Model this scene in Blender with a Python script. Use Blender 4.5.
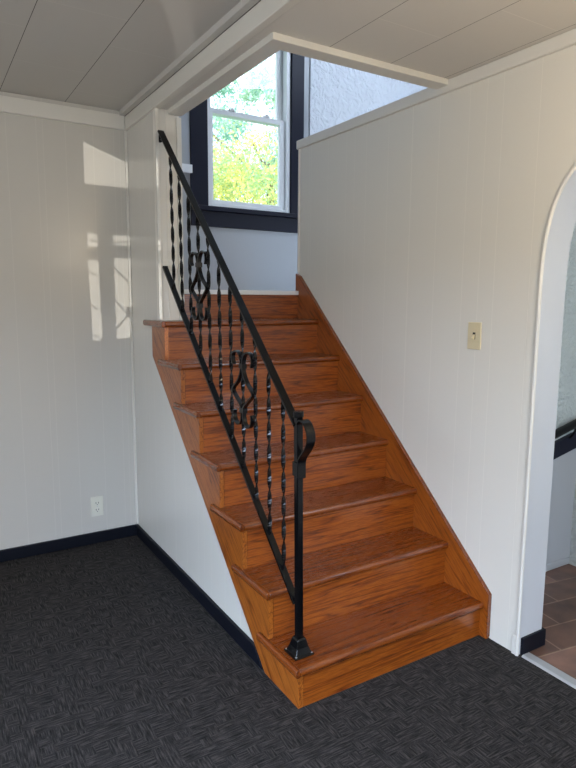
import bpy, bmesh, math, random
from mathutils import Vector, Matrix
from mathutils.geometry import tessellate_polygon

for o in list(bpy.data.objects):
    bpy.data.objects.remove(o)
S = bpy.context.scene
COL = S.collection
PI = math.pi

# ------------------------------------------------------------------ camera
F_PX = 605.1
cam_d = bpy.data.cameras.new('camera')
cam_d.sensor_fit = 'HORIZONTAL'
cam_d.sensor_width = 36.0
cam_d.lens = F_PX / 576 * 36
cam_d.clip_start = 0.02
cam = bpy.data.objects.new('camera', cam_d)
COL.objects.link(cam)
yaw, pitch, roll = 0.5498, 0.1406, 0.0068
fw = Vector((math.sin(yaw)*math.cos(pitch), math.cos(yaw)*math.cos(pitch), -math.sin(pitch)))
rt = Vector((math.cos(yaw), -math.sin(yaw), 0))
up = rt.cross(fw)
r2 = rt*math.cos(roll) + up*math.sin(roll)
u2 = -rt*math.sin(roll) + up*math.cos(roll)
mw = Matrix.Identity(4)
for i in range(3):
    mw[i][0] = r2[i]; mw[i][1] = u2[i]; mw[i][2] = -fw[i]
mw.translation = Vector((-1.9462, -1.6132, 1.446))
cam.matrix_world = mw
S.camera = cam

# ------------------------------------------------------------------ world, lights, exposure
S.view_settings.view_transform = 'Standard'
S.view_settings.look = 'None'
S.view_settings.gamma = 1
S.view_settings.use_curve_mapping = False
S.view_settings.exposure = 0.0

W = bpy.data.worlds.new('sky')
S.world = W
W.use_nodes = True
bg = W.node_tree.nodes['Background']
bg.inputs[0].default_value = (0.80, 0.90, 1.0, 1)
bg.inputs[1].default_value = 2.6

def light(name, kind, loc, target, power, color, size=1.0, size_y=None, **kw):
    d = bpy.data.lights.new(name, kind)
    d.energy = power
    d.color = color
    if kind == 'AREA':
        d.shape = 'RECTANGLE'; d.size = size; d.size_y = size_y or size
    elif kind == 'SUN':
        d.angle = size
    else:
        d.shadow_soft_size = size
    for k, v in kw.items():
        setattr(d, k, v)
    o = bpy.data.objects.new(name, d)
    COL.objects.link(o)
    o.location = loc
    o.rotation_euler = (Vector(target) - Vector(loc)).to_track_quat('-Z', 'Y').to_euler()
    return o

light('sun', 'SUN', (-3, -6, 9), (2, 6, 0), 6.0, (1.0, 0.95, 0.82), 0.01)
# sky seen through the two windows behind the camera, high enough to reach only the lower walls and floor
light('front_window_sky', 'AREA', (-2.6, -7.2, 4.1), (-2.0, -2.0, 1.2), 2500, (0.55, 0.72, 1.0), 6.0, 3.0)
light('side_window_sky', 'AREA', (-7.6, -0.9, 4.1), (-2.6, -0.9, 1.2), 1150, (0.55, 0.72, 1.0), 5.0, 3.0)
light('front_window_ground_bounce', 'AREA', (-2.55, -3.6, 1.5), (-2.2, 0, 1.2), 8, (1.0, 0.93, 0.82), 1.4, 1.1)
light('side_window_ground_bounce', 'AREA', (-3.8, -0.9, 1.5), (0, -0.4, 1.3), 13, (1.0, 0.93, 0.84), 1.4, 1.1)
light('warm_fill_light', 'POINT', (-0.50, -1.15, 1.92), (0, 0, 0), 19, (1.0, 0.79, 0.53), 0.12)  # added warm fill without a fixture, lifts the upper walls
light('arch_room_fill', 'AREA', (0.6, -1.75, 1.6), (0.6, 0.2, 0.8), 12, (0.78, 0.88, 1.0), 0.6, 0.9)  # added fill to brighten the closed room beyond the arch
light('stairwell_fill', 'AREA', (1.3, 1.0, 3.9), (0.6, 2.1, 2.6), 20, (0.70, 0.82, 1.0), 0.8, 0.8)  # added fill raking across the stairwell plaster, no opening above it
# added spot for low sun bounced up from outside, passing the slotted panel
GL = Vector((-1.0, -25.0, -1.47))
light('reflected_sun_glint', 'SPOT', GL, (-1.0, 1.817, 1.75), 12000, (1.0, 0.96, 0.88), 0.02,
      spot_size=math.radians(7), spot_blend=0.1)

# ------------------------------------------------------------------ dimensions (metres)
FZ = 0.037              # carpet level
RZ, TD = 0.19, 0.2083   # rise, going
XL = -0.907             # outer face of the open stringer
XW = -0.893             # plane of the panelled wall beside the stair
XR = 0.02               # plane of the right hand wall
YB = 1.817              # far wall of the room
YW = 2.40               # window wall of the landing
CZ, LZ = 2.446, 2.352   # ceilings
LAND = 1.49

# ------------------------------------------------------------------ materials
def mat(name, color=(0.8, 0.8, 0.8), rough=0.5, metal=0.0, spec=0.5):
    m = bpy.data.materials.new(name)
    m.use_nodes = True
    b = m.node_tree.nodes['Principled BSDF']
    b.inputs['Base Color'].default_value = (*color, 1)
    b.inputs['Roughness'].default_value = rough
    b.inputs['Metallic'].default_value = metal
    b.inputs['Specular IOR Level'].default_value = spec
    return m

class NT:
    def __init__(s, m):
        s.nt = m.node_tree; s.b = s.nt.nodes['Principled BSDF']
    def n(s, t, **kw):
        nd = s.nt.nodes.new(t)
        for k, v in kw.items():
            if k.startswith('i_'):
                key = k[2:]
                nd.inputs[int(key) if key.isdigit() else key.replace('_', ' ')].default_value = v
            else:
                setattr(nd, k, v)
        return nd
    def l(s, a, b): s.nt.links.new(a, b)
    def coords(s, scale=(1, 1, 1), rot=(0, 0, 0), loc=(0, 0, 0)):
        tc = s.n('ShaderNodeTexCoord'); mp = s.n('ShaderNodeMapping')
        mp.inputs['Scale'].default_value = scale; mp.inputs['Rotation'].default_value = rot; mp.inputs['Location'].default_value = loc
        s.l(tc.outputs['Object'], mp.inputs[0]); return mp.outputs[0]
    def math(s, op, a, b=None, c=None):
        nd = s.n('ShaderNodeMath', operation=op)
        for i, v in enumerate((a, b, c)):
            if v is None: continue
            if isinstance(v, (int, float)): nd.inputs[i].default_value = v
            else: s.l(v, nd.inputs[i])
        return nd.outputs[0]
    def mix(s, f, a, b):
        nd = s.n('ShaderNodeMix', data_type='RGBA')
        if isinstance(f, (int, float)): nd.inputs[0].default_value = f
        else: s.l(f, nd.inputs[0])
        for i, v in ((6, a), (7, b)):
            if isinstance(v, tuple): nd.inputs[i].default_value = (*v, 1)
            else: s.l(v, nd.inputs[i])
        return nd.outputs[2]
    def ramp(s, f, stops):
        nd = s.n('ShaderNodeValToRGB'); s.l(f, nd.inputs[0])
        e = nd.color_ramp.elements
        while len(e) < len(stops): e.new(0.5)
        for el, (p, c) in zip(e, stops):
            el.position = p; el.color = (*c, 1) if len(c) == 3 else c
        return nd.outputs[0]
    def bump(s, h, strength=0.3, dist=0.01):
        nd = s.n('ShaderNodeBump'); nd.inputs['Strength'].default_value = strength; nd.inputs['Distance'].default_value = dist
        s.l(h, nd.inputs['Height']); s.l(nd.outputs[0], s.b.inputs['Normal'])

def panel_mat(name, axis, period, offset, color=(0.76, 0.725, 0.645)):
    """painted tongue and groove panelling, grooves run up the wall"""
    m = mat(name, color, 0.27, spec=0.5)
    t = NT(m)
    co = t.coords()
    sp = t.n('ShaderNodeSeparateXYZ'); t.l(co, sp.inputs[0])
    a = sp.outputs[axis]
    def groove(per, off, wd):
        f = t.math('FRACT', t.math('MULTIPLY', t.math('ADD', a, off), 1/per))
        d = t.math('ABSOLUTE', t.math('SUBTRACT', f, 0.5))
        return t.math('LESS_THAN', d, wd/per)
    g = t.math('MAXIMUM', groove(period, offset, 0.0016), groove(period*2.55, offset+0.05, 0.0016))
    nz = t.n('ShaderNodeTexNoise'); nz.inputs['Scale'].default_value = 3.0
    t.l(t.coords((6, 6, 1)), nz.inputs[0])
    h = t.math('SUBTRACT', t.math('MULTIPLY', nz.outputs[0], 0.35), g)
    t.bump(h, 0.35, 0.003)
    t.l(t.mix(t.math('MULTIPLY', g, 0.28), color, tuple(min(0.95, c*1.25) for c in color)), t.b.inputs['Base Color'])
    return m

def wood_mat(name, grain, dark, mid, light_, rough=0.28, coat=0.35):
    """oiled oak, grain = axis the fibres follow (0 x, 1 y, 2 z) or an angle for the sloping boards"""
    m = mat(name, mid, rough)
    t = NT(m)
    sc = [34, 34, 34]
    rot = (0, 0, 0)
    if grain == 'slope':
        rot = (-math.atan(0.92), 0, 0); sc[1] = 2.2
    elif grain == 'vertical':
        sc[2] = 2.2
    else:
        sc[grain] = 2.2
    tc = t.n('ShaderNodeTexCoord')
    info = t.n('ShaderNodeObjectInfo')
    add = t.n('ShaderNodeVectorMath', operation='ADD')
    rnd = t.n('ShaderNodeCombineXYZ')
    t.l(t.math('MULTIPLY', info.outputs['Random'], 7.3), rnd.inputs[0])
    t.l(t.math('MULTIPLY', info.outputs['Random'], 3.1), rnd.inputs[1])
    t.l(t.math('MULTIPLY', info.outputs['Random'], 5.7), rnd.inputs[2])
    t.l(tc.outputs['Object'], add.inputs[0]); t.l(rnd.outputs[0], add.inputs[1])
    m1 = t.n('ShaderNodeMapping'); m1.inputs['Rotation'].default_value = rot
    t.l(add.outputs[0], m1.inputs[0])
    m2 = t.n('ShaderNodeMapping'); m2.inputs['Scale'].default_value = sc
    t.l(m1.outputs[0], m2.inputs[0])
    # fine pores
    n1 = t.n('ShaderNodeTexNoise'); n1.inputs['Scale'].default_value = 9.0; n1.inputs['Detail'].default_value = 5; n1.inputs['Roughness'].default_value = 0.65
    t.l(m2.outputs[0], n1.inputs[0])
    # cathedral figure
    m3 = t.n('ShaderNodeMapping'); m3.inputs['Scale'].default_value = [v*0.7 if v > 5 else v*0.38 for v in sc]
    t.l(m1.outputs[0], m3.inputs[0])
    n2 = t.n('ShaderNodeTexNoise'); n2.inputs['Scale'].default_value = 1.0; n2.inputs['Detail'].default_value = 2.0; n2.inputs['Distortion'].default_value = 0.15
    t.l(m3.outputs[0], n2.inputs[0])
    rings = t.math('PINGPONG', t.math('MULTIPLY', n2.outputs[0], 7.0), 0.5)
    rings = t.math('POWER', t.math('MULTIPLY', rings, 2.0), 4.5)
    v = t.math('ADD', t.math('MULTIPLY', n1.outputs[0], 0.76), t.math('MULTIPLY', rings, 0.30))
    c = t.ramp(v, [(0.30, light_), (0.46, mid), (0.74, dark)])
    t.l(c, t.b.inputs['Base Color'])
    t.l(t.math('MULTIPLY_ADD', n1.outputs[0], 0.15, rough-0.05), t.b.inputs['Roughness'])
    t.bump(v, 0.12, 0.002)
    t.b.inputs['Coat Weight'].default_value = coat
    t.b.inputs['Coat Roughness'].default_value = 0.16
    return m

M = {}
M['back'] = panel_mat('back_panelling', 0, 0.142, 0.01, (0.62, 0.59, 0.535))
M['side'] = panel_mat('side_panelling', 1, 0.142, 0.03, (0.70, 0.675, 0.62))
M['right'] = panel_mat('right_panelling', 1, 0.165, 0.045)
M['white'] = mat('painted_trim', (0.74, 0.71, 0.645), 0.33)
M['white_cool'] = mat('window_vinyl', (0.86, 0.88, 0.90), 0.3)
M['navy'] = mat('navy_gloss_paint', (0.007, 0.008, 0.021), 0.42, spec=0.25)
M['base'] = mat('black_baseboard_paint', (0.005, 0.006, 0.011), 0.45, spec=0.2)
M['iron'] = mat('black_iron', (0.003, 0.003, 0.0035), 0.20, spec=0.3)
t = NT(M['iron']); nz = t.n('ShaderNodeTexNoise'); nz.inputs['Scale'].default_value = 260
t.l(t.coords(), nz.inputs[0]); t.bump(nz.outputs[0], 0.15, 0.001)
M['tread'] = wood_mat('oak_tread', 0, (0.060, 0.011, 0.002), (0.165, 0.034, 0.0045), (0.25, 0.062, 0.008), 0.24, 0.5)
M['nose_end'] = wood_mat('oak_return_nosing', 1, (0.060, 0.011, 0.002), (0.165, 0.034, 0.0045), (0.25, 0.062, 0.008), 0.24, 0.5)
M['riser'] = wood_mat('oak_riser', 0, (0.075, 0.012, 0.002), (0.235, 0.050, 0.004), (0.35, 0.092, 0.009), 0.32)
M['stringer'] = wood_mat('oak_stringer', 'slope', (0.09, 0.016, 0.002), (0.30, 0.076, 0.008), (0.42, 0.125, 0.016), 0.32)
M['skirt'] = wood_mat('oak_skirt_board', 'slope', (0.08, 0.013, 0.002), (0.25, 0.056, 0.005), (0.36, 0.096, 0.010), 0.32)
M['metal'] = mat('aluminium_strip', (0.62, 0.62, 0.62), 0.35, 0.6)
M['ivory'] = mat('ivory_plastic', (0.72, 0.62, 0.40), 0.35)
M['almond'] = mat('almond_plastic', (0.75, 0.73, 0.63), 0.35)
M['slot'] = mat('dark_slot', (0.02, 0.018, 0.015), 0.6)
M['black_rail'] = mat('black_rail_paint', (0.006, 0.006, 0.007), 0.45, spec=0.2)
M['bark'] = mat('bark', (0.12, 0.09, 0.06), 0.9)

def stucco(name, color, scale=15, strength=0.7):
    m = mat(name, color, 0.45); t = NT(m)
    a = t.n('ShaderNodeTexNoise'); a.inputs['Scale'].default_value = scale; a.inputs['Detail'].default_value = 3; a.inputs['Distortion'].default_value = 1.2
    t.l(t.coords(), a.inputs[0])
    v = t.ramp(a.outputs[0], [(0.42, (0, 0, 0)), (0.60, (1, 1, 1))])
    t.bump(v, strength, 0.012)
    return m
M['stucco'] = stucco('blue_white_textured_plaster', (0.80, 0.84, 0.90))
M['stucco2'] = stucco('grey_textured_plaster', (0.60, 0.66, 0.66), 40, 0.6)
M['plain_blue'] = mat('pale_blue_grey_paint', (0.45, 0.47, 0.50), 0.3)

def ceiling_mat(name, ox, oy, wx, wy, color, joint=(0.03, 0.025, 0.02)):
    m = mat(name, color, 0.6); t = NT(m)
    sp = t.n('ShaderNodeSeparateXYZ'); t.l(t.coords(), sp.inputs[0])
    def fr(a, per, off):
        return t.math('FRACT', t.math('ADD', t.math('MULTIPLY', t.math('SUBTRACT', a, off), 1/per), 100.5))
    fx = t.math('LESS_THAN', t.math('ABSOLUTE', t.math('SUBTRACT', fr(sp.outputs[0], wx, ox), 0.5)), 0.0012/wx)
    # staggered cross joints
    row = t.math('FLOOR', t.math('ADD', t.math('MULTIPLY', t.math('SUBTRACT', sp.outputs[0], ox), 1/wx), 100.0))
    sh = t.math('MULTIPLY', t.math('MODULO', row, 2.0), wy*0.42)
    yy = t.math('ADD', sp.outputs[1], sh)
    fy = t.math('LESS_THAN', t.math('ABSOLUTE', t.math('SUBTRACT', fr(yy, wy, oy), 0.5)), 0.0016/wy)
    c1 = t.mix(fy, color, tuple(c*1.12 for c in color))
    c2 = t.mix(fx, c1, joint)
    t.l(c2, t.b.inputs['Base Color'])
    nz = t.n('ShaderNodeTexNoise'); nz.inputs['Scale'].default_value = 3
    t.l(t.coords(), nz.inputs[0])
    t.bump(t.math('SUBTRACT', nz.outputs[0], t.math('MAXIMUM', fx, fy)), 0.25, 0.003)
    return m
M['ceil'] = ceiling_mat('ceiling_tiles_upper', -1.212, 0.98, 0.308, 0.62, (0.60, 0.57, 0.53))
M['ceil_low'] = ceiling_mat('ceiling_tiles_lower', -0.596, 0.045, 0.29, 0.60, (0.72, 0.69, 0.64), (0.18, 0.16, 0.14))

# carpet: charcoal with short woven dashes in both directions
M['carpet'] = mat('charcoal_carpet', (0.03, 0.03, 0.035), 0.95, spec=0.1)
t = NT(M['carpet'])
def dashes(sx, sy, seed):
    n = t.n('ShaderNodeTexNoise'); n.inputs['Scale'].default_value = 1.0; n.inputs['Detail'].default_value = 1.5; n.inputs['Roughness'].default_value = 0.6
    t.l(t.coords((sx, sy, 1), (0, 0, 0), (seed, seed*2, 0)), n.inputs[0]); return n.outputs[0]
a = dashes(190, 18, 1.0); b = dashes(18, 190, 5.0)
cells = t.n('ShaderNodeVectorMath', operation='FLOOR'); t.l(t.coords((27, 27, 1)), cells.inputs[0])
wn = t.n('ShaderNodeTexWhiteNoise', noise_dimensions='2D'); t.l(cells.outputs[0], wn.inputs[0])
sv = t.math('GREATER_THAN', wn.outputs[0], 0.5)
v = t.n('ShaderNodeMix', data_type='FLOAT'); t.l(sv, v.inputs[0]); t.l(a, v.inputs[2]); t.l(b, v.inputs[3])
fine = t.n('ShaderNodeTexNoise'); fine.inputs['Scale'].default_value = 420; fine.inputs['Detail'].default_value = 1
t.l(t.coords(), fine.inputs[0])
vv = t.math('ADD', t.math('MULTIPLY', v.outputs[0], 0.75), t.math('MULTIPLY', fine.outputs[0], 0.25))
t.l(t.ramp(vv, [(0.34, (0.012, 0.011, 0.0105)), (0.50, (0.031, 0.028, 0.027)), (0.66, (0.068, 0.060, 0.056))]), t.b.inputs['Base Color'])
t.bump(vv, 0.8, 0.004)

# slate-look floor tile
M['tile'] = mat('brown_slate_tile', (0.2, 0.1, 0.07), 0.35)
t = NT(M['tile'])
br = t.n('ShaderNodeTexBrick'); br.offset = 0.5
br.inputs['Scale'].default_value = 1.0; br.inputs['Brick Width'].default_value = 0.31; br.inputs['Row Height'].default_value = 0.155
br.inputs['Mortar Size'].default_value = 0.004; br.inputs['Mortar'].default_value = (0.25, 0.17, 0.12, 1)
br.inputs['Color1'].default_value = (0.10, 0.055, 0.040, 1); br.inputs['Color2'].default_value = (0.23, 0.135, 0.105, 1)
t.l(t.coords((1, 1, 1), (0, 0, 0.15), (0.07, 0.06, 0)), br.inputs[0])
nz = t.n('ShaderNodeTexNoise'); nz.inputs['Scale'].default_value = 9; nz.inputs['Detail'].default_value = 5
t.l(t.coords(), nz.inputs[0])
mx = t.n('ShaderNodeMix', data_type='RGBA', blend_type='MULTIPLY'); mx.inputs[0].default_value = 0.7
t.l(br.outputs[0], mx.inputs[6]); t.l(t.ramp(nz.outputs[0], [(0.3, (0.5, 0.48, 0.5)), (0.7, (1.5, 1.35, 1.2))]), mx.inputs[7])
t.l(mx.outputs[2], t.b.inputs['Base Color'])
t.bump(nz.outputs[0], 0.3, 0.004)

# window glass: clear pane that lets daylight through
M['glass'] = bpy.data.materials.new('window_glass'); M['glass'].use_nodes = True
nt = M['glass'].node_tree; nt.nodes.clear()
out = nt.nodes.new('ShaderNodeOutputMaterial'); mixn = nt.nodes.new('ShaderNodeMixShader')
tr = nt.nodes.new('ShaderNodeBsdfTransparent'); gl = nt.nodes.new('ShaderNodeBsdfGlossy'); gl.inputs['Roughness'].default_value = 0.02
tr.inputs[0].default_value = (0.95, 0.98, 1, 1); mixn.inputs[0].default_value = 0.05
nt.links.new(tr.outputs[0], mixn.inputs[1]); nt.links.new(gl.outputs[0], mixn.inputs[2]); nt.links.new(mixn.outputs[0], out.inputs[0])

def leaf_mat(name, c1, c2):
    m = mat(name, c1, 0.6); t = NT(m)
    nz = t.n('ShaderNodeTexNoise'); nz.inputs['Scale'].default_value = 1.6; t.l(t.coords(), nz.inputs[0])
    n2 = t.n('ShaderNodeTexNoise'); n2.inputs['Scale'].default_value = 14; t.l(t.coords(), n2.inputs[0])
    f = t.math('ADD', t.math('MULTIPLY', nz.outputs[0], 0.6), t.math('MULTIPLY', n2.outputs[0], 0.4))
    c = t.ramp(f, [(0.42, c1), (0.58, c2)])
    t.l(c, t.b.inputs['Base Color'])
    td = t.n('ShaderNodeBsdfTranslucent'); t.l(c, td.inputs[0])
    ms = t.n('ShaderNodeMixShader'); ms.inputs[0].default_value = 0.4
    o = t.nt.nodes['Material Output']
    t.l(t.b.outputs[0], ms.inputs[1]); t.l(td.outputs[0], ms.inputs[2]); t.l(ms.outputs[0], o.inputs[0])
    return m
M['leaf_y'] = leaf_mat('yellow_green_leaves', (0.36, 0.56, 0.26), (0.78, 0.72, 0.22))
M['leaf_g'] = leaf_mat('cool_green_leaves', (0.26, 0.50, 0.42), (0.55, 0.70, 0.50))
M['grass'] = mat('lawn', (0.18, 0.28, 0.08), 0.9)

# ------------------------------------------------------------------ mesh helpers
def box(bm, x0, x1, y0, y1, z0, z1):
    vs = [bm.verts.new(p) for p in ((x0,y0,z0),(x1,y0,z0),(x1,y1,z0),(x0,y1,z0),(x0,y0,z1),(x1,y0,z1),(x1,y1,z1),(x0,y1,z1))]
    for f in ((0,3,2,1),(4,5,6,7),(0,1,5,4),(1,2,6,5),(2,3,7,6),(3,0,4,7)):
        bm.faces.new([vs[i] for i in f])

def prism(bm, axis, a0, a1, outline, holes=()):
    """extrude a 2D outline (other two axes in order) from a0 to a1 along axis, with holes"""
    loops = [list(outline)] + [list(h) for h in holes]
    def P(a, p):
        return {0: (a, p[0], p[1]), 1: (p[0], a, p[1]), 2: (p[0], p[1], a)}[axis]
    tris = tessellate_polygon([[Vector((p[0], p[1], 0)) for p in lp] for lp in loops])
    flat = [p for lp in loops for p in lp]
    A = [bm.verts.new(P(a0, p)) for p in flat]; B = [bm.verts.new(P(a1, p)) for p in flat]
    for t_ in tris:
        try:
            bm.faces.new([A[i] for i in t_]); bm.faces.new([B[i] for i in reversed(t_)])
        except ValueError:
            pass
    k = 0
    for lp in loops:
        n = len(lp)
        for i in range(n):
            j = (i+1) % n
            bm.faces.new((A[k+i], A[k+j], B[k+j], B[k+i]))
        k += n

def sweep(bm, pts, prof, closed_ends=True, side=None, twist=None):
    """sweep a closed 2D profile along pts; side = fixed sideways direction"""
    rings = []
    n = len(pts)
    for i, p in enumerate(pts):
        p = Vector(p)
        d = (Vector(pts[min(i+1, n-1)]) - Vector(pts[max(i-1, 0)])).normalized()
        s = Vector(side) if side else (Vector((1, 0, 0)) if abs(d.x) < 0.9 else Vector((0, 1, 0)))
        s = (s - d*s.dot(d)).normalized(); q = d.cross(s)
        a = twist[i] if twist else 0
        ca, sa = math.cos(a), math.sin(a)
        rings.append([bm.verts.new(p + s*(u*ca - v*sa) + q*(u*sa + v*ca)) for u, v in prof])
    m = len(prof)
    for A, B in zip(rings, rings[1:]):
        for i in range(m):
            bm.faces.new((A[i], A[(i+1) % m], B[(i+1) % m], B[i]))
    if closed_ends:
        bm.faces.new(list(reversed(rings[0]))); bm.faces.new(rings[-1])

def rectprof(w, h):
    return [(-w/2, -h/2), (w/2, -h/2), (w/2, h/2), (-w/2, h/2)]
def circ(r, n=14):
    return [(r*math.cos(2*PI*i/n), r*math.sin(2*PI*i/n)) for i in range(n)]

def obj(name, bm, m, parent=None, bevel=0.0, smooth=False, seg=2):
    bmesh.ops.recalc_face_normals(bm, faces=bm.faces)
    me = bpy.data.meshes.new(name)
    bm.to_mesh(me); bm.free()
    me.materials.append(M[m] if isinstance(m, str) else m)
    o = bpy.data.objects.new(name, me)
    COL.objects.link(o)
    if parent: o.parent = parent
    if bevel:
        b = o.modifiers.new('bevel', 'BEVEL'); b.width = bevel; b.segments = seg; b.limit_method = 'ANGLE'; b.angle_limit = math.radians(40)
        b.harden_normals = False
    if smooth:
        for p in me.polygons: p.use_smooth = True
    return o

def empty(name, loc=(0, 0, 0)):
    o = bpy.data.objects.new(name, None); COL.objects.link(o)
    o.location = loc; o.empty_display_size = 0.1
    return o

def tag(o, label, cat, group=None):
    o['label'] = label; o['category'] = cat
    if group: o['group'] = group
    return o

def struct(name, bm, m, label=None, parent=None, bevel=0.0):
    o = obj(name, bm, m, parent, bevel)
    if not parent: o['kind'] = 'structure'
    if label: o['label'] = label
    return o

def part(name, f, m, parent, bevel=0.0, smooth=False, seg=2):
    """f adds geometry in world coordinates; stored relative to the parent's location"""
    bm = bmesh.new(); f(bm)
    loc = parent.location.copy() if parent else Vector()
    g = parent.parent if parent else None
    while g:
        loc += g.location; g = g.parent
    bmesh.ops.translate(bm, vec=-loc, verts=bm.verts)
    return obj(name, bm, m, parent, bevel, smooth, seg)

def B(*a):
    bm = bmesh.new(); box(bm, *a); return bm

# ------------------------------------------------------------------ structure
YF = -3.4; XFAR = -3.6
struct('floor', B(XFAR, 0.035, YF, YB, -0.08, FZ), 'carpet', 'charcoal carpet with a short woven dash pattern')

# unseen panel with slots cut to shape the sun patches on the far wall
def to_front(p, yy=YF+0.05):
    p = Vector(p); k = (yy - GL.y) / (p.y - GL.y)
    q = GL + (p - GL)*k
    return (q.x, q.z)
def wall_patch(pts): return [to_front((x, YB, z)) for x, z in pts]
mask_slots = [
    wall_patch([(-1.128, 2.034), (-0.885, 2.034), (-0.885, 2.168), (-1.128, 2.254)]),
    wall_patch([(-1.126, 1.707), (-1.070, 1.707), (-1.070, 1.780), (-1.126, 1.780)]),
    wall_patch([(-0.985, 1.722), (-0.880, 1.722), (-0.880, 1.778), (-0.985, 1.778)]),
    wall_patch([(-1.115, 1.198), (-1.062, 1.198), (-1.070, 1.638), (-1.126, 1.638)]),
    wall_patch([(-0.984, 1.205), (-0.880, 1.205), (-0.880, 1.655), (-0.984, 1.655)]),
]
streak = [to_front(p) for p in ((-1.20, 0.50, CZ), (-1.09, 0.50, CZ), (-0.90, 0.90, CZ), (-0.90, 1.10, CZ))]
DX0, DX1, DZ1 = -1.42, -0.58, 2.10
bm = bmesh.new()
prism(bm, 1, YF-0.12, YF, [(XFAR, FZ-0.05), (DX0, FZ-0.05), (DX0, DZ1), (DX1, DZ1), (DX1, FZ-0.05), (0.16, FZ-0.05), (0.16, 2.6), (XFAR, 2.6)],
      [[(-3.35, 0.9), (-1.75, 0.9), (-1.75, 2.2), (-3.35, 2.2)]])
struct('wall_front', bm, 'back')
bm = bmesh.new()
prism(bm, 1, YF-0.02, YF+0.02-0.02, [(DX0, FZ), (DX1, FZ), (DX1, DZ1), (DX0, DZ1)], mask_slots + [streak])
dr = struct('glint_mask_1', bm, 'white')  # slotted panel added out of view to shape the glint
def mask_bars(bm):  # thin bars added across the slots to break up the sun patches
    for i, (zc0, zc1) in enumerate(((1.60, 1.50), (1.42, 1.30), (1.26, 1.38))):
        a = to_front((-0.985, YB, zc0)); b = to_front((-0.88, YB, zc1))
        sweep(bm, [(a[0], YF-0.01, a[1]), (b[0], YF-0.01, b[1])], circ(0.0035, 6))
        a = to_front((-1.126, YB, zc0-0.02)); b = to_front((-1.06, YB, zc0-0.06))
        sweep(bm, [(a[0], YF-0.01, a[1]), (b[0], YF-0.01, b[1])], circ(0.003, 6))
    a = to_front((-1.126, YB, 1.752)); b = to_front((-1.07, YB, 1.735))
    sweep(bm, [(a[0], YF-0.01, a[1]), (b[0], YF-0.01, b[1])], circ(0.003, 6))
    a = to_front((-0.985, YB, 1.735)); b = to_front((-0.88, YB, 1.750))
    sweep(bm, [(a[0], YF-0.01, a[1]), (b[0], YF-0.01, b[1])], circ(0.003, 6))
part('mask_bars', mask_bars, 'iron', dr)

bm = bmesh.new()
prism(bm, 0, XFAR-0.12, XFAR, [(YF-0.12, FZ-0.05), (YB+0.1, FZ-0.05), (YB+0.1, 2.6), (YF-0.12, 2.6)],
      [[(-1.8, 0.9), (0.0, 0.9), (0.0, 2.15), (-1.8, 2.15)]])
struct('wall_left', bm, 'side')
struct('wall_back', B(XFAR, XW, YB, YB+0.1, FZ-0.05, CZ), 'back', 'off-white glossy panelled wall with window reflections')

# wall beside the stair: below the stringer and up to the jamb
def slope_z(y): return 0.058 + 0.923*(y - 0.259)
bm = bmesh.new()
prism(bm, 0, XW, XW+0.05, [(0.24, FZ), (YB, FZ), (YB, CZ), (1.35, CZ), (1.35, 1.3305), (1.49, 1.3305), (1.49, 1.296), (1.437, 1.296), (1.437, slope_z(1.437)-0.001), (0.24, FZ+0.002)])
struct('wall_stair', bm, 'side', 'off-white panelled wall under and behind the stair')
# jamb wall that faces the room beside the flight
struct('trim_1', B(XW+0.05, -0.772, 1.35, 1.44, 1.3305, LZ), 'white', 'off-white jamb board where the handrail ends', bevel=0.002)
struct('trim_2', B(XW-0.006, XW+0.012, 1.338, 1.372, 1.3305, LZ), 'white', bevel=0.003)
struct('trim_3', B(-0.79, -0.765, 1.335, 1.36, 1.3305, LZ-0.03), 'white', bevel=0.003)
# stairwell left wall
struct('wall_stairwell_left', B(-0.89, -0.772, 1.44, YW, LAND-0.05, 4.3), 'plain_blue')

# right wall: solid part with arch, knee wall up to the opening
AY0, AY1 = -0.178, -1.02
arch = [(AY0, FZ-0.05)]
ac = (AY0 + AY1)/2; aa = (AY0 - AY1)/2
for i in range(49):
    th = PI*i/48
    cq, sq = math.cos(th), math.sin(th)
    arch.append((ac + aa*math.copysign(abs(cq)**(2/3.0), cq), 1.44 + 0.55*max(0, sq)**(2/3.0)))
arch += [(AY1, FZ-0.05)]
outline = [(1.50, FZ-0.05), (1.50, 2.31), (0.40, 2.31), (0.40, LZ+0.02), (-3.52, LZ+0.02), (-3.52, FZ-0.05)]
bm = bmesh.new()
out2 = [(1.487, FZ-0.05), (1.487, 2.31), (-3.4, 2.31), (-3.4, FZ-0.05), (AY1, FZ-0.05)] + list(reversed(arch[1:-1])) + [(AY0, FZ-0.05)]
prism(bm, 0, XR, 0.16, out2)
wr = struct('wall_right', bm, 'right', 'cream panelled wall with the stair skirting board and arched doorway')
# cap board
bm = bmesh.new()
prism(bm, 0, XR-0.014, 0.175, [(1.50, 2.302), (1.50, 2.352), (0.41, 2.352), (-3.4, 2.352), (-3.4, 2.302)])
struct('trim_4', bm, 'white', 'flat cream cap board along the top of the right wall', bevel=0.006)
struct('trim_5', B(XR-0.006, XR+0.02, 1.476, 1.489, 1.60, 2.30), 'white', bevel=0.002)
# slim bead around the arch
def arch_bead(bm):
    pts = [(XR-0.004, y, z) for y, z in arch]
    sweep(bm, pts, circ(0.0075, 10), side=(1, 0, 0))
bm = bmesh.new(); arch_bead(bm)
struct('trim_6', bm, 'white', 'thin raised bead around the arched doorway')
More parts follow.
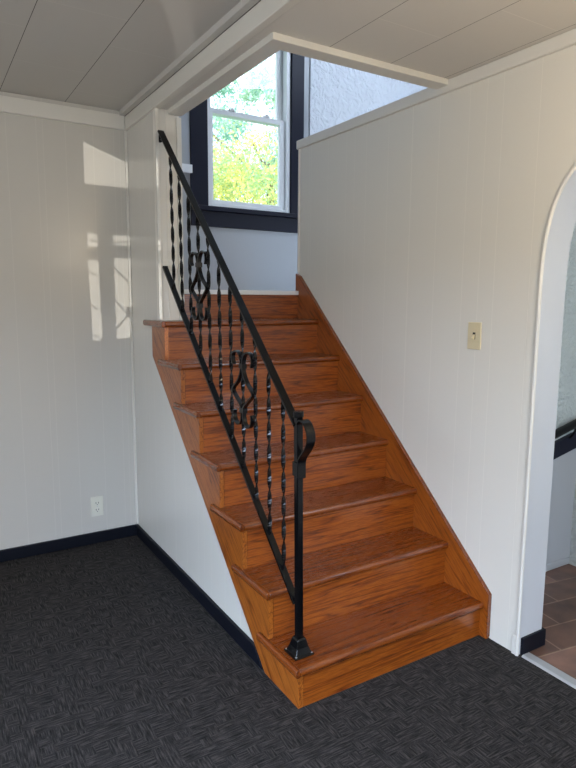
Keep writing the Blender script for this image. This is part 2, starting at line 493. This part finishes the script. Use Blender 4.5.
# jamb lining of the arch in a cooler white
bm = bmesh.new()
o1 = [(y, z) for y, z in arch]
inner = []
for y, z in arch:
    v = Vector((y-ac, z-1.0)); inner.append((ac + (y-ac)*0.993, z - (0.003 if z > 1.44 else 0)))
A_ = [bm.verts.new((XR+0.004, y, z)) for y, z in inner]; B_ = [bm.verts.new((0.162, y, z)) for y, z in inner]
C_ = [bm.verts.new((XR+0.004, y, z)) for y, z in o1]; D_ = [bm.verts.new((0.162, y, z)) for y, z in o1]
for i in range(len(A_)-1):
    bm.faces.new((A_[i], A_[i+1], B_[i+1], B_[i])); bm.faces.new((C_[i], C_[i+1], A_[i+1], A_[i])); bm.faces.new((D_[i], D_[i+1], B_[i+1], B_[i]))
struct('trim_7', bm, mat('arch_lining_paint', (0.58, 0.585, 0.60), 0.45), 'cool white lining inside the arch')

# upper ceiling, lower ceiling with the stair opening
struct('ceiling', B(XFAR, XW+0.02, YF, YB, CZ, CZ+0.08), 'ceil', 'greige ceiling tiles with dark joints')
bm = bmesh.new()
prism(bm, 2, LZ, LZ+0.10, [(XW+0.02, YF), (XR, YF), (XR, 0.36), (-0.80, 0.36), (-0.80, 1.35), (XW+0.02, 1.35)])
struct('ceiling_lower', bm, 'ceil_low', 'lower tiled ceiling around the stair opening')
# fascia along the step in the ceiling + crown on the back wall
struct('trim_8', B(XW-0.012, XW+0.02, YF, YB-0.012, LZ-0.004, 2.418), 'white', 'off-white fascia board along the ceiling step', bevel=0.003)
struct('trim_9', B(XFAR, XW-0.012, YB-0.014, YB, LZ-0.004, 2.424), 'white', 'off-white crown board on the far wall', bevel=0.003)
struct('trim_10', B(XW-0.040, XW+0.02, YF, YB-0.012, 2.420, CZ), 'ceil', bevel=0.002)
# casing hanging under the opening
bm = bmesh.new()
prism(bm, 2, LZ-0.024, LZ, [(-0.835, 0.315), (XR-0.014, 0.315), (XR-0.014, 0.385), (-0.765, 0.385), (-0.765, 1.335), (-0.835, 1.335)])
struct('trim_11', bm, 'white', 'painted casing framing the stair opening in the ceiling', bevel=0.002)
bm = bmesh.new()
box(bm, -0.80, -0.772, 0.385, 1.44, LZ-0.002, 4.3)
struct('wall_shaft_left', bm, 'plain_blue')
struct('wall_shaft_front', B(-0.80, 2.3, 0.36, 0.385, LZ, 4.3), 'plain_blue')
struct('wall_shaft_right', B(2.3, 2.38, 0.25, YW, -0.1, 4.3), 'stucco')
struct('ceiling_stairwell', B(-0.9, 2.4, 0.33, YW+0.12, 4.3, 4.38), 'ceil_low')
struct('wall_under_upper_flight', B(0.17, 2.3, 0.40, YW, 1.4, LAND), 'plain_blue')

# window wall of the landing
WX0, WX1, WZ0, WZ1 = -0.155, 0.515, 2.08, 3.42
bm = bmesh.new()
prism(bm, 1, YW, YW+0.14, [(-1.0, -0.1), (2.38, -0.1), (2.38, 4.3), (-1.0, 4.3)], [[(WX0, WZ0), (WX1, WZ0), (WX1, WZ1), (WX0, WZ1)]])
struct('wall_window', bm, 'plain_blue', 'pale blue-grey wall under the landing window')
# textured plaster to the right of the window
struct('wall_plaster', B(0.685, 2.3, YW-0.012, YW, 1.5, 4.3), 'stucco', 'blue-white rough textured plaster wall in the stairwell')
# board and cap left of the window
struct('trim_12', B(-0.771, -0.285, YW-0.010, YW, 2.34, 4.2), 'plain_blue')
struct('trim_13', B(-0.771, -0.275, YW-0.028, YW, 2.285, 2.34), 'white_cool', 'short white cap board left of the window', bevel=0.003)

# the window
win = empty('window_1', (0.18, YW, WZ0)); win['kind'] = 'structure'; win['label'] = 'white double-hung window with dark navy casing'
def f_casing(bm):
    y0, y1 = YW-0.022, YW
    box(bm, -0.284, WX0-0.002, y0, y1, 2.06, WZ1+0.12)
    box(bm, WX1+0.002, 0.625, y0, y1, 2.06, WZ1+0.12)
    box(bm, WX0-0.002, WX1+0.002, y0, y1, WZ1, WZ1+0.12)
part('casing', f_casing, 'navy', win, 0.003)
part('sill', lambda bm: box(bm, -0.284, 0.632, YW-0.045, YW, 2.045, 2.078), 'navy', win, 0.004)
part('apron', lambda bm: box(bm, -0.284, 0.625, YW-0.02, YW, 1.940, 2.045), 'navy', win, 0.002)
def f_frame(bm):
    y0, y1 = YW-0.004, YW+0.11
    box(bm, WX0, WX0+0.028, y0, y1, WZ0, WZ1); box(bm, WX1-0.034, WX1, y0, y1, WZ0, WZ1)
    box(bm, WX0+0.028, WX1-0.034, y0, y1, WZ0, WZ0+0.022); box(bm, WX0+0.028, WX1-0.034, y0, y1, WZ1-0.03, WZ1)
part('frame', f_frame, 'white_cool', win, 0.003)
def sash(name, y0, y1, z0, z1, st, rb, rt_):
    x0, x1 = WX0+0.029, WX1-0.035
    def f(bm):
        box(bm, x0, x0+st*0.55, y0, y1, z0, z1); box(bm, x1-st, x1, y0, y1, z0, z1)
        box(bm, x0+st*0.55, x1-st, y0, y1, z0, z0+rb); box(bm, x0+st*0.55, x1-st, y0, y1, z1-rt_, z1)
    s = part(name, f, 'white_cool', win, 0.003)
    part('pane', lambda bm: box(bm, x0+st*0.55, x1-st, (y0+y1)/2-0.002, (y0+y1)/2+0.002, z0+rb, z1-rt_), 'glass', s)
    return s
sash('lower_sash', YW+0.015, YW+0.045, 2.104, 2.745, 0.045, 0.028, 0.035)
sash('upper_sash', YW+0.055, YW+0.085, 2.712, 3.388, 0.045, 0.035, 0.04)
def f_lock(bm):
    for x in (0.02, 0.30):
        box(bm, x, x+0.05, YW+0.005, YW+0.03, 2.746, 2.754); box(bm, x+0.015, x+0.035, YW+0.0, YW+0.02, 2.754, 2.762)
part('sash_lock', f_lock, 'white_cool', win, 0.002)

# baseboards
struct('baseboard_back', B(XFAR, XW-0.0, YB-0.016, YB, FZ, 0.103), 'base', 'black baseboard under the far wall', bevel=0.004)
bm = bmesh.new()
prism(bm, 0, XW-0.016, XW, [(0.262, FZ), (YB-0.016, FZ), (YB-0.016, 0.103), (0.318, 0.103), (0.262, 0.052)])
struct('baseboard_stair', bm, 'base', 'black baseboard under the stair wall', bevel=0.003)
bm = bmesh.new()
prism(bm, 2, FZ, 0.108, [(XR+0.012, AY0-0.014), (0.178, AY0-0.014), (0.178, AY0+0.06), (0.1625, AY0+0.06), (0.1625, AY0-0.002), (XR+0.012, AY0-0.002)])
struct('baseboard_arch', bm, 'base', 'black baseboard block wrapped round the arch jamb', bevel=0.003)
struct('trim_14', B(XR-0.010, XR, AY0-0.006, AY0+0.022, FZ, 0.115), 'white', bevel=0.002)
# corner beads where the panels meet
struct('trim_15', B(XW-0.014, XW, YB-0.016, YB, 0.105, LZ-0.006), 'white', 'slim white bead in the room corner', bevel=0.004)

# arch room
struct('floor_tile', B(0.035, 1.0, -2.0, 0.30, -0.05, FZ-0.002), 'tile', 'brown slate-look floor tiles beyond the arch')
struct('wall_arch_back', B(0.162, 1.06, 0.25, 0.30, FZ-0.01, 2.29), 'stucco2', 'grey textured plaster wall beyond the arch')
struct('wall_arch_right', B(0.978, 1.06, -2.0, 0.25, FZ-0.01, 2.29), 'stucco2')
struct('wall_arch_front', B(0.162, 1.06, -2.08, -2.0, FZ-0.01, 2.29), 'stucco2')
struct('ceiling_arch', B(0.162, 1.06, -2.08, 0.30, 2.25, 2.29), 'white')
bm = bmesh.new(); box(bm, 0.162, 0.978, 0.235, 0.25, FZ, 0.075)
struct('baseboard_arch_room', bm, 'plain_blue', bevel=0.003)
# lower smooth dado below the dark band
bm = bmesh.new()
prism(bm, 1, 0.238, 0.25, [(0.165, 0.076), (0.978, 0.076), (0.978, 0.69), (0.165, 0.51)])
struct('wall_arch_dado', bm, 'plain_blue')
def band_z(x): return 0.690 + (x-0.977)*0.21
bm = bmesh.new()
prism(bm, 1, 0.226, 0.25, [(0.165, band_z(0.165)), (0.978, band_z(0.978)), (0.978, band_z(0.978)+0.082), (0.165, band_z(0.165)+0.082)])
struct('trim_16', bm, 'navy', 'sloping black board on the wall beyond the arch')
hr = tag(empty('handrail', (0.977, 0.20, 0.81)), 'black handrail on the wall seen through the arched doorway', 'handrail')
part('rail', lambda bm: sweep(bm, [(0.19, 0.195, 0.848-0.787*0.23), (0.974, 0.195, 0.848)], circ(0.020, 14), side=(0, 1, 0)), 'black_rail', hr, smooth=True)
for bx in (0.40, 0.885):
    bz = 0.848-(0.977-bx)*0.23
    part('bracket', lambda bm: sweep(bm, [(bx, 0.195, bz-0.016), (bx, 0.20, bz-0.045), (bx, 0.213, bz-0.066), (bx, 0.2255, bz-0.082)], circ(0.007, 8), side=(1, 0, 0)), 'black_rail', hr, smooth=True)

# threshold strip
bm = bmesh.new()
prism(bm, 1, AY1+0.02, AY0-0.018, [(XR+0.002, FZ), (0.075, FZ), (0.068, FZ+0.006), (0.030, FZ+0.007), (XR+0.006, FZ+0.004)])
struct('trim_17', bm, 'metal', 'silver metal threshold strip between carpet and tile')

# ------------------------------------------------------------------ staircase
st = tag(empty('staircase', (-0.44, 0, FZ)), 'orange oak staircase climbing from the dark carpet to the landing window', 'staircase')
def zt(k): return k*RZ if k < 8 else LAND
TH = 0.030
for k in range(1, 9):
    y = (k-1)*TD
    z0 = FZ if k == 1 else zt(k-1)
    z1 = zt(k) - TH - 0.0005 if k < 8 else zt(8) - 0.026
    x0 = XL + 0.0205 if k < 8 else -0.770
    part('riser', lambda bm: box(bm, x0, -0.0005, y, y+0.019, z0, z1), 'riser', st, 0.001)
NOSE = 0.016
def nosing_profile(y0, y1, z1, th, n=8):
    """side profile (y,z) with a rounded front"""
    r = th/2
    pts = [(y1, z1), (y1, z1-th)]
    for i in range(n+1):
        a = -PI/2 - PI*i/n
        pts.append((y0 + r*0.75 + r*0.75*math.cos(a), z1 - r + r*math.sin(a)))
    return pts
for k in range(1, 8):
    y = (k-1)*TD
    z1 = zt(k)
    yb_ = y + TD - 0.0002
    def f(bm):
        prism(bm, 0, XL, -0.0002, nosing_profile(y-NOSE, yb_, z1, TH))
        box(bm, XL+0.0205, -0.0002, yb_, yb_+0.018, z1-TH, z1-0.0003)
    tr_ = part('tread', f, 'tread', st, 0.0015)
    # return nosing on the open end, with rounded outer edge and mitred front
    def g(bm):
        n = 8; r = TH/2
        prof = [(0.0, 0.0), (0.0, -TH)]
        for i in range(n+1):
            a = -PI/2 - PI*i/n
            prof.append((-0.019 + r*0.5 + r*0.5*math.cos(a), -r + r*math.sin(a)))
        A = []; Bv = []
        for dx, dz in prof:
            yf = y - NOSE + (0.0 if dx > -0.018 else 0.0)
            A.append(bm.verts.new((XL - 0.0003 + dx, yf + 0.004*(abs(dz + r)/r), z1 + dz)))
            Bv.append(bm.verts.new((XL - 0.0003 + dx, y + TD + 0.062, z1 + dz)))
        m_ = len(prof)
        for i in range(m_):
            bm.faces.new((A[i], A[(i+1) % m_], Bv[(i+1) % m_], Bv[i]))
        bm.faces.new(list(reversed(A))); bm.faces.new(Bv)
    part('return_nosing', g, 'nose_end', tr_, 0.0015)
# open stringer, cut under the treads
pts = [(0.0, FZ)]
for k in range(1, 8):
    y = (k-1)*TD
    z = zt(k) - TH - 0.0005
    pts.append((y, z))
    pts.append((y + TD if k < 7 else 1.436, z))
    # next riser line goes up from here
pts += [(1.436, slope_z(1.436)), (slope_y := 0.259 + (FZ-0.058)/0.923, FZ)]
part('stringer', lambda bm: prism(bm, 0, XL, XL+0.0195, pts), 'stringer', st, 0.001)
# skirt board on the right wall
def sk(y): return 0.235 + (y + 0.043)*0.905
sk_pts = [(-0.038, FZ), (-0.038, 0.232), (1.455, sk(1.445)), (1.486, sk(1.445)+0.012), (1.486, FZ)]
part('skirt_board', lambda bm: prism(bm, 0, 0.0, XR-0.0006, sk_pts), 'skirt', st, 0.003)
# small moulding on top of the skirt
part('skirt_cap', lambda bm: sweep(bm, [(0.0095, -0.038, FZ+0.01), (0.0095, -0.038, 0.232), (0.0095, 1.45, sk(1.44))], rectprof(0.0185, 0.004), side=(1, 0, 0)), 'nose_end', st)
# landing
struct('floor_landing', B(-0.770, 0.165, 7*TD+0.121, YW-0.001, LAND-0.03, LAND), 'tread')
part('landing_nosing', lambda bm: box(bm, -0.770, -0.0005, 7*TD-0.012, 7*TD+0.12, LAND-0.024, LAND), 'white_cool', st, 0.003)

# ------------------------------------------------------------------ railing
PX, PY = -0.856, 0.078
rail = tag(empty('stair_railing', (PX, PY, RZ)), 'black wrought iron stair railing with twisted balusters and scroll ornaments', 'railing')
LEAN = 0.012
R0 = Vector((PX-LEAN, 0.085, 1.020)); R1 = Vector((PX-0.019, 1.332, 2.243))
B0 = Vector((PX-0.004, 0.092, 0.372)); B1 = Vector((PX-0.014, 1.325, 1.598))
def railz(a, b, y): return a.z + (b.z-a.z)*(y-a.y)/(b.y-a.y)
def railx(y, z=None):
    f = 0.0 if z is None else (z - railz(B0, B1, y))/0.64
    return PX - 0.004 - 0.010*(y-0.085)/1.25 - f*0.008
def lean(z): return PX - LEAN*(z-RZ)/(1.058-RZ)
d1 = (R1-R0).normalized()
def f_hand(bm):
    sweep(bm, [R0 - d1*0.0, R1], [(-0.015, -0.006), (0.015, -0.006), (0.015, 0.004), (0.010, 0.009), (-0.010, 0.009), (-0.015, 0.004)], side=(1, 0, 0))
    sweep(bm, [R0 - d1*0.0 - Vector((0, 0, 0.014)), R1 - Vector((0, 0, 0.014))], rectprof(0.012, 0.014), side=(1, 0, 0))
part('handrail', f_hand, 'iron', rail, 0.002)
part('bottom_rail', lambda bm: sweep(bm, [B0, B1], rectprof(0.026, 0.013), side=(1, 0, 0)), 'iron', rail, 0.002)
def f_wallplate(bm):
    box(bm, R1.x-0.008, R1.x+0.008, 1.333, 1.3495, R1.z-0.05, R1.z-0.015)
    sweep(bm, [(R1.x, 1.30, R1.z-0.045), (R1.x, 1.337, R1.z-0.04)], circ(0.006, 8))
part('wall_plate', f_wallplate, 'iron', rail, 0.002)
post = part('post', lambda bm: sweep(bm, [(PX, PY, RZ+0.001), (lean(1.058), PY, 1.058)], rectprof(0.024, 0.024), side=(1, 0, 0)), 'iron', rail, 0.003)
part('post_cap', lambda bm: sweep(bm, [(lean(1.05), PY, 1.050), (lean(1.066), PY, 1.066), (lean(1.07), PY, 1.070)], circ(0.0185, 24), side=(1, 0, 0)), 'iron', post, 0.002)
def f_shoe(bm):
    rings = []
    for z, w in ((RZ+0.0005, 0.040), (RZ+0.006, 0.040), (RZ+0.009, 0.033), (RZ+0.030, 0.025), (RZ+0.055, 0.019), (RZ+0.062, 0.016)):
        rings.append([bm.verts.new((PX+sx*w, PY+sy*w, z)) for sx, sy in ((-1,-1),(0,-1.02),(1,-1),(1.02,0),(1,1),(0,1.02),(-1,1),(-1.02,0))])
    for A, Bq in zip(rings, rings[1:]):
        for i in range(8):
            bm.faces.new((A[i], A[(i+1) % 8], Bq[(i+1) % 8], Bq[i]))
    bm.faces.new(rings[-1]); bm.faces.new(list(reversed(rings[0])))
sh = part('base_shoe', f_shoe, 'iron', post, 0.002)
for sx, sy in ((-1, -1), (1, -1), (1, 1), (-1, 1)):
    part('screw', lambda bm: sweep(bm, [(PX+sx*0.032, PY+sy*0.032, RZ+0.006), (PX+sx*0.032, PY+sy*0.032, RZ+0.0095)], circ(0.0045, 8), side=(1, 0, 0)), 'metal', sh)
def bez(pts, n=10):
    """Catmull-Rom through pts"""
    out = []
    P = [pts[0]] + list(pts) + [pts[-1]]
    for i in range(1, len(P)-2):
        for k in range(n):
            t_ = k/n
            q = []
            for c in range(2):
                a, b, c_, d = P[i-1][c], P[i][c], P[i+1][c], P[i+2][c]
                q.append(0.5*((2*b) + (-a+c_)*t_ + (2*a-5*b+4*c_-d)*t_*t_ + (-a+3*b-3*c_+d)*t_**3))
            out.append(tuple(q))
    out.append(pts[-1])
    return out
# lamb's tongue: flat bar looping forward off the post top and back
def f_tongue(bm):
    c = bez([(0.012, 1.030), (0.030, 1.044), (0.055, 1.036), (0.074, 1.008), (0.074, 0.976), (0.055, 0.945), (0.030, 0.918), (0.019, 0.895), (0.0175, 0.84)], 8)
    sweep(bm, [(lean(z), PY-a, z) for a, z in c], [(-0.017, -0.003), (-0.008, -0.0055), (0.008, -0.0055), (0.017, -0.003), (0.017, 0.003), (-0.017, 0.003)], side=(1, 0, 0))
    sweep(bm, [(lean(0.895), PY, 0.895), (lean(0.845), PY, 0.845)], rectprof(0.031, 0.033), side=(1, 0, 0))
part('scroll_end', f_tongue, 'iron', rail, 0.0015)

NB = 11
ys = [0.1 + PY + 0.1026*i for i in range(NB)]
ys = ys[:NB]
for i, y in enumerate(ys):
    zb = railz(B0, B1, y) + 0.008; ztp = railz(R0, R1, y) - 0.018
    n = 64
    p = []; tw = []
    for j in range(n+1):
        z = zb + (ztp-zb)*j/n
        p.append((railx(y, z), y, z)); tw.append(0.3 + PI*(z-zb)/0.088 + i*0.9)
    part('baluster', lambda bm: sweep(bm, p, rectprof(0.0155, 0.0055), side=(1, 0, 0), twist=tw), 'iron', rail)

half = [(0.078, -0.062), (0.086, -0.040), (0.080, -0.012), (0.052, 0.0), (0.024, -0.012), (0.010, -0.045), (0.012, -0.090),
        (0.040, -0.135), (0.086, -0.178), (0.050, -0.215), (0.016, -0.245), (0.008, -0.285), (0.018, -0.318), (0.042, -0.334), (0.066, -0.322), (0.078, -0.295), (0.074, -0.272)]
for idx, ztop in ((3, None), (7, None)):
    y = ys[idx]
    mid = (railz(B0, B1, y) + railz(R0, R1, y))/2
    zt0 = mid + 0.150
    def f(bm):
        for s in (1, -1):
            c = [(a, b*0.88) for a, b in bez(half)]
            pts3 = [(railx(y, zt0+b) + 0.001*s, y + s*a, zt0 + b) for a, b in c]
            sweep(bm, pts3, rectprof(0.017, 0.007), side=(1, 0, 0))
        for zz in (zt0-0.055, zt0-0.232):
            box(bm, railx(y, zz)-0.010, railx(y, zz)+0.010, y-0.016, y+0.016, zz-0.010, zz+0.010)
    part('scroll_ornament', f, 'iron', rail)

# ------------------------------------------------------------------ small wall fittings
sw = tag(empty('light_switch', (XR, 0.119, 1.298)), 'ivory toggle light switch plate on the cream right wall', 'light switch')
part('plate', lambda bm: box(bm, XR-0.006, XR-0.0003, 0.084, 0.154, 1.242, 1.354), 'ivory', sw, 0.003)
part('toggle', lambda bm: prism(bm, 1, 0.1145, 0.1235, [(XR-0.0055, 1.287), (XR-0.018, 1.282), (XR-0.019, 1.289), (XR-0.0055, 1.305)]), 'ivory', sw, 0.001)
def f_sw(bm):
    box(bm, XR-0.0064, XR-0.006, 0.112, 0.126, 1.284, 1.312)
part('toggle_slot', f_sw, 'slot', sw)
for z in (1.268, 1.328):
    part('screw', lambda bm: sweep(bm, [(XR-0.006, 0.119, z), (XR-0.0072, 0.119, z)], circ(0.003, 10)), 'ivory', sw)

ol = tag(empty('wall_outlet', (-1.129, YB, 0.254)), 'almond duplex power outlet low on the far wall above the baseboard', 'outlet')
part('plate', lambda bm: box(bm, -1.164, -1.094, YB-0.006, YB-0.0003, 0.196, 0.312), 'almond', ol, 0.003)
for zc in (0.274, 0.234):
    rc = part('receptacle', lambda bm: sweep(bm, [(-1.129, YB-0.0055, zc), (-1.129, YB-0.0085, zc)], [(a*1.1, b*0.9) for a, b in circ(0.015, 16)], side=(1, 0, 0)), 'almond', ol)
    def f_sl(bm):
        box(bm, -1.1375, -1.1345, YB-0.0092, YB-0.0084, zc-0.003, zc+0.006)
        box(bm, -1.1235, -1.1205, YB-0.0092, YB-0.0084, zc-0.003, zc+0.006)
        sweep(bm, [(-1.129, YB-0.0084, zc-0.009), (-1.129, YB-0.0092, zc-0.009)], circ(0.0024, 8))
    part('slots', f_sl, 'slot', rc)
part('screw', lambda bm: sweep(bm, [(-1.129, YB-0.006, 0.254), (-1.129, YB-0.0072, 0.254)], circ(0.003, 10)), 'metal', ol)

# ------------------------------------------------------------------ outside
struct('lawn', B(-14, 24, YW+0.5, 34, -0.4, -0.3), 'grass')
def tree(name, x, y, h, crown, nleaf, lm, label, seed, size):
    rnd = random.Random(seed)
    root = tag(empty(name, (x, y, -0.3)), label, 'tree', None)
    def trunk(bm):
        sweep(bm, [(x, y, -0.3), (x+0.05, y, h*0.35), (x, y+0.1, h*0.8)], circ(0.13, 10), side=(1, 0, 0))
        for i in range(7):
            a = rnd.uniform(0, 2*PI); z0 = h*rnd.uniform(0.3, 0.75)
            L = crown[0]*rnd.uniform(0.5, 0.85)
            sweep(bm, [(x, y, z0), (x+math.cos(a)*L*0.5, y+math.sin(a)*L*0.5, z0+L*0.35), (x+math.cos(a)*L, y+math.sin(a)*L, z0+L*0.8)], circ(0.035, 6), side=(0, 0, 1) if False else None)
    part('trunk', trunk, 'bark', root)
    def leaves(bm):
        clumps = []
        for i in range(70):
            while True:
                v = Vector((rnd.uniform(-1, 1), rnd.uniform(-1, 1), rnd.uniform(-1, 1)))
                if 0.3 < v.length < 1: break
            clumps.append((Vector((x + v.x*crown[0], y + v.y*crown[0], h + v.z*crown[1])), rnd.uniform(0.28, 0.62)))
        for i in range(nleaf):
            c, r = clumps[rnd.randrange(len(clumps))]
            p = c + Vector((rnd.gauss(0, 1), rnd.gauss(0, 1), rnd.gauss(0, 0.8)))*r*0.55
            n = Vector((rnd.uniform(-1, 1), rnd.uniform(-1, 1), rnd.uniform(-0.3, 1))).normalized()
            a = n.orthogonal().normalized(); b = n.cross(a)
            th = rnd.uniform(0, 2*PI)
            a, b = a*math.cos(th) + b*math.sin(th), b*math.cos(th) - a*math.sin(th)
            s = size*rnd.uniform(0.7, 1.3)
            bm.faces.new([bm.verts.new(p + a*s), bm.verts.new(p + b*s*0.55), bm.verts.new(p - a*s), bm.verts.new(p - b*s*0.55)])
    bm = bmesh.new(); leaves(bm)
    bmesh.ops.translate(bm, vec=-root.location, verts=bm.verts)
    me = bpy.data.meshes.new('foliage'); bm.to_mesh(me); bm.free(); me.materials.append(M[lm])
    o = bpy.data.objects.new('foliage', me); COL.objects.link(o); o.parent = root
    return root
tree('maple_tree', 3.9, 9.0, 3.0, (1.9, 1.7), 20000, 'leaf_y', 'yellow-green leafy tree outside the lower window sash', 3, 0.038)
tree('shade_tree', 7.6, 15.0, 7.0, (3.4, 3.2), 17000, 'leaf_g', 'cool green leafy tree behind the yellow one, filling the upper sash', 8, 0.065)
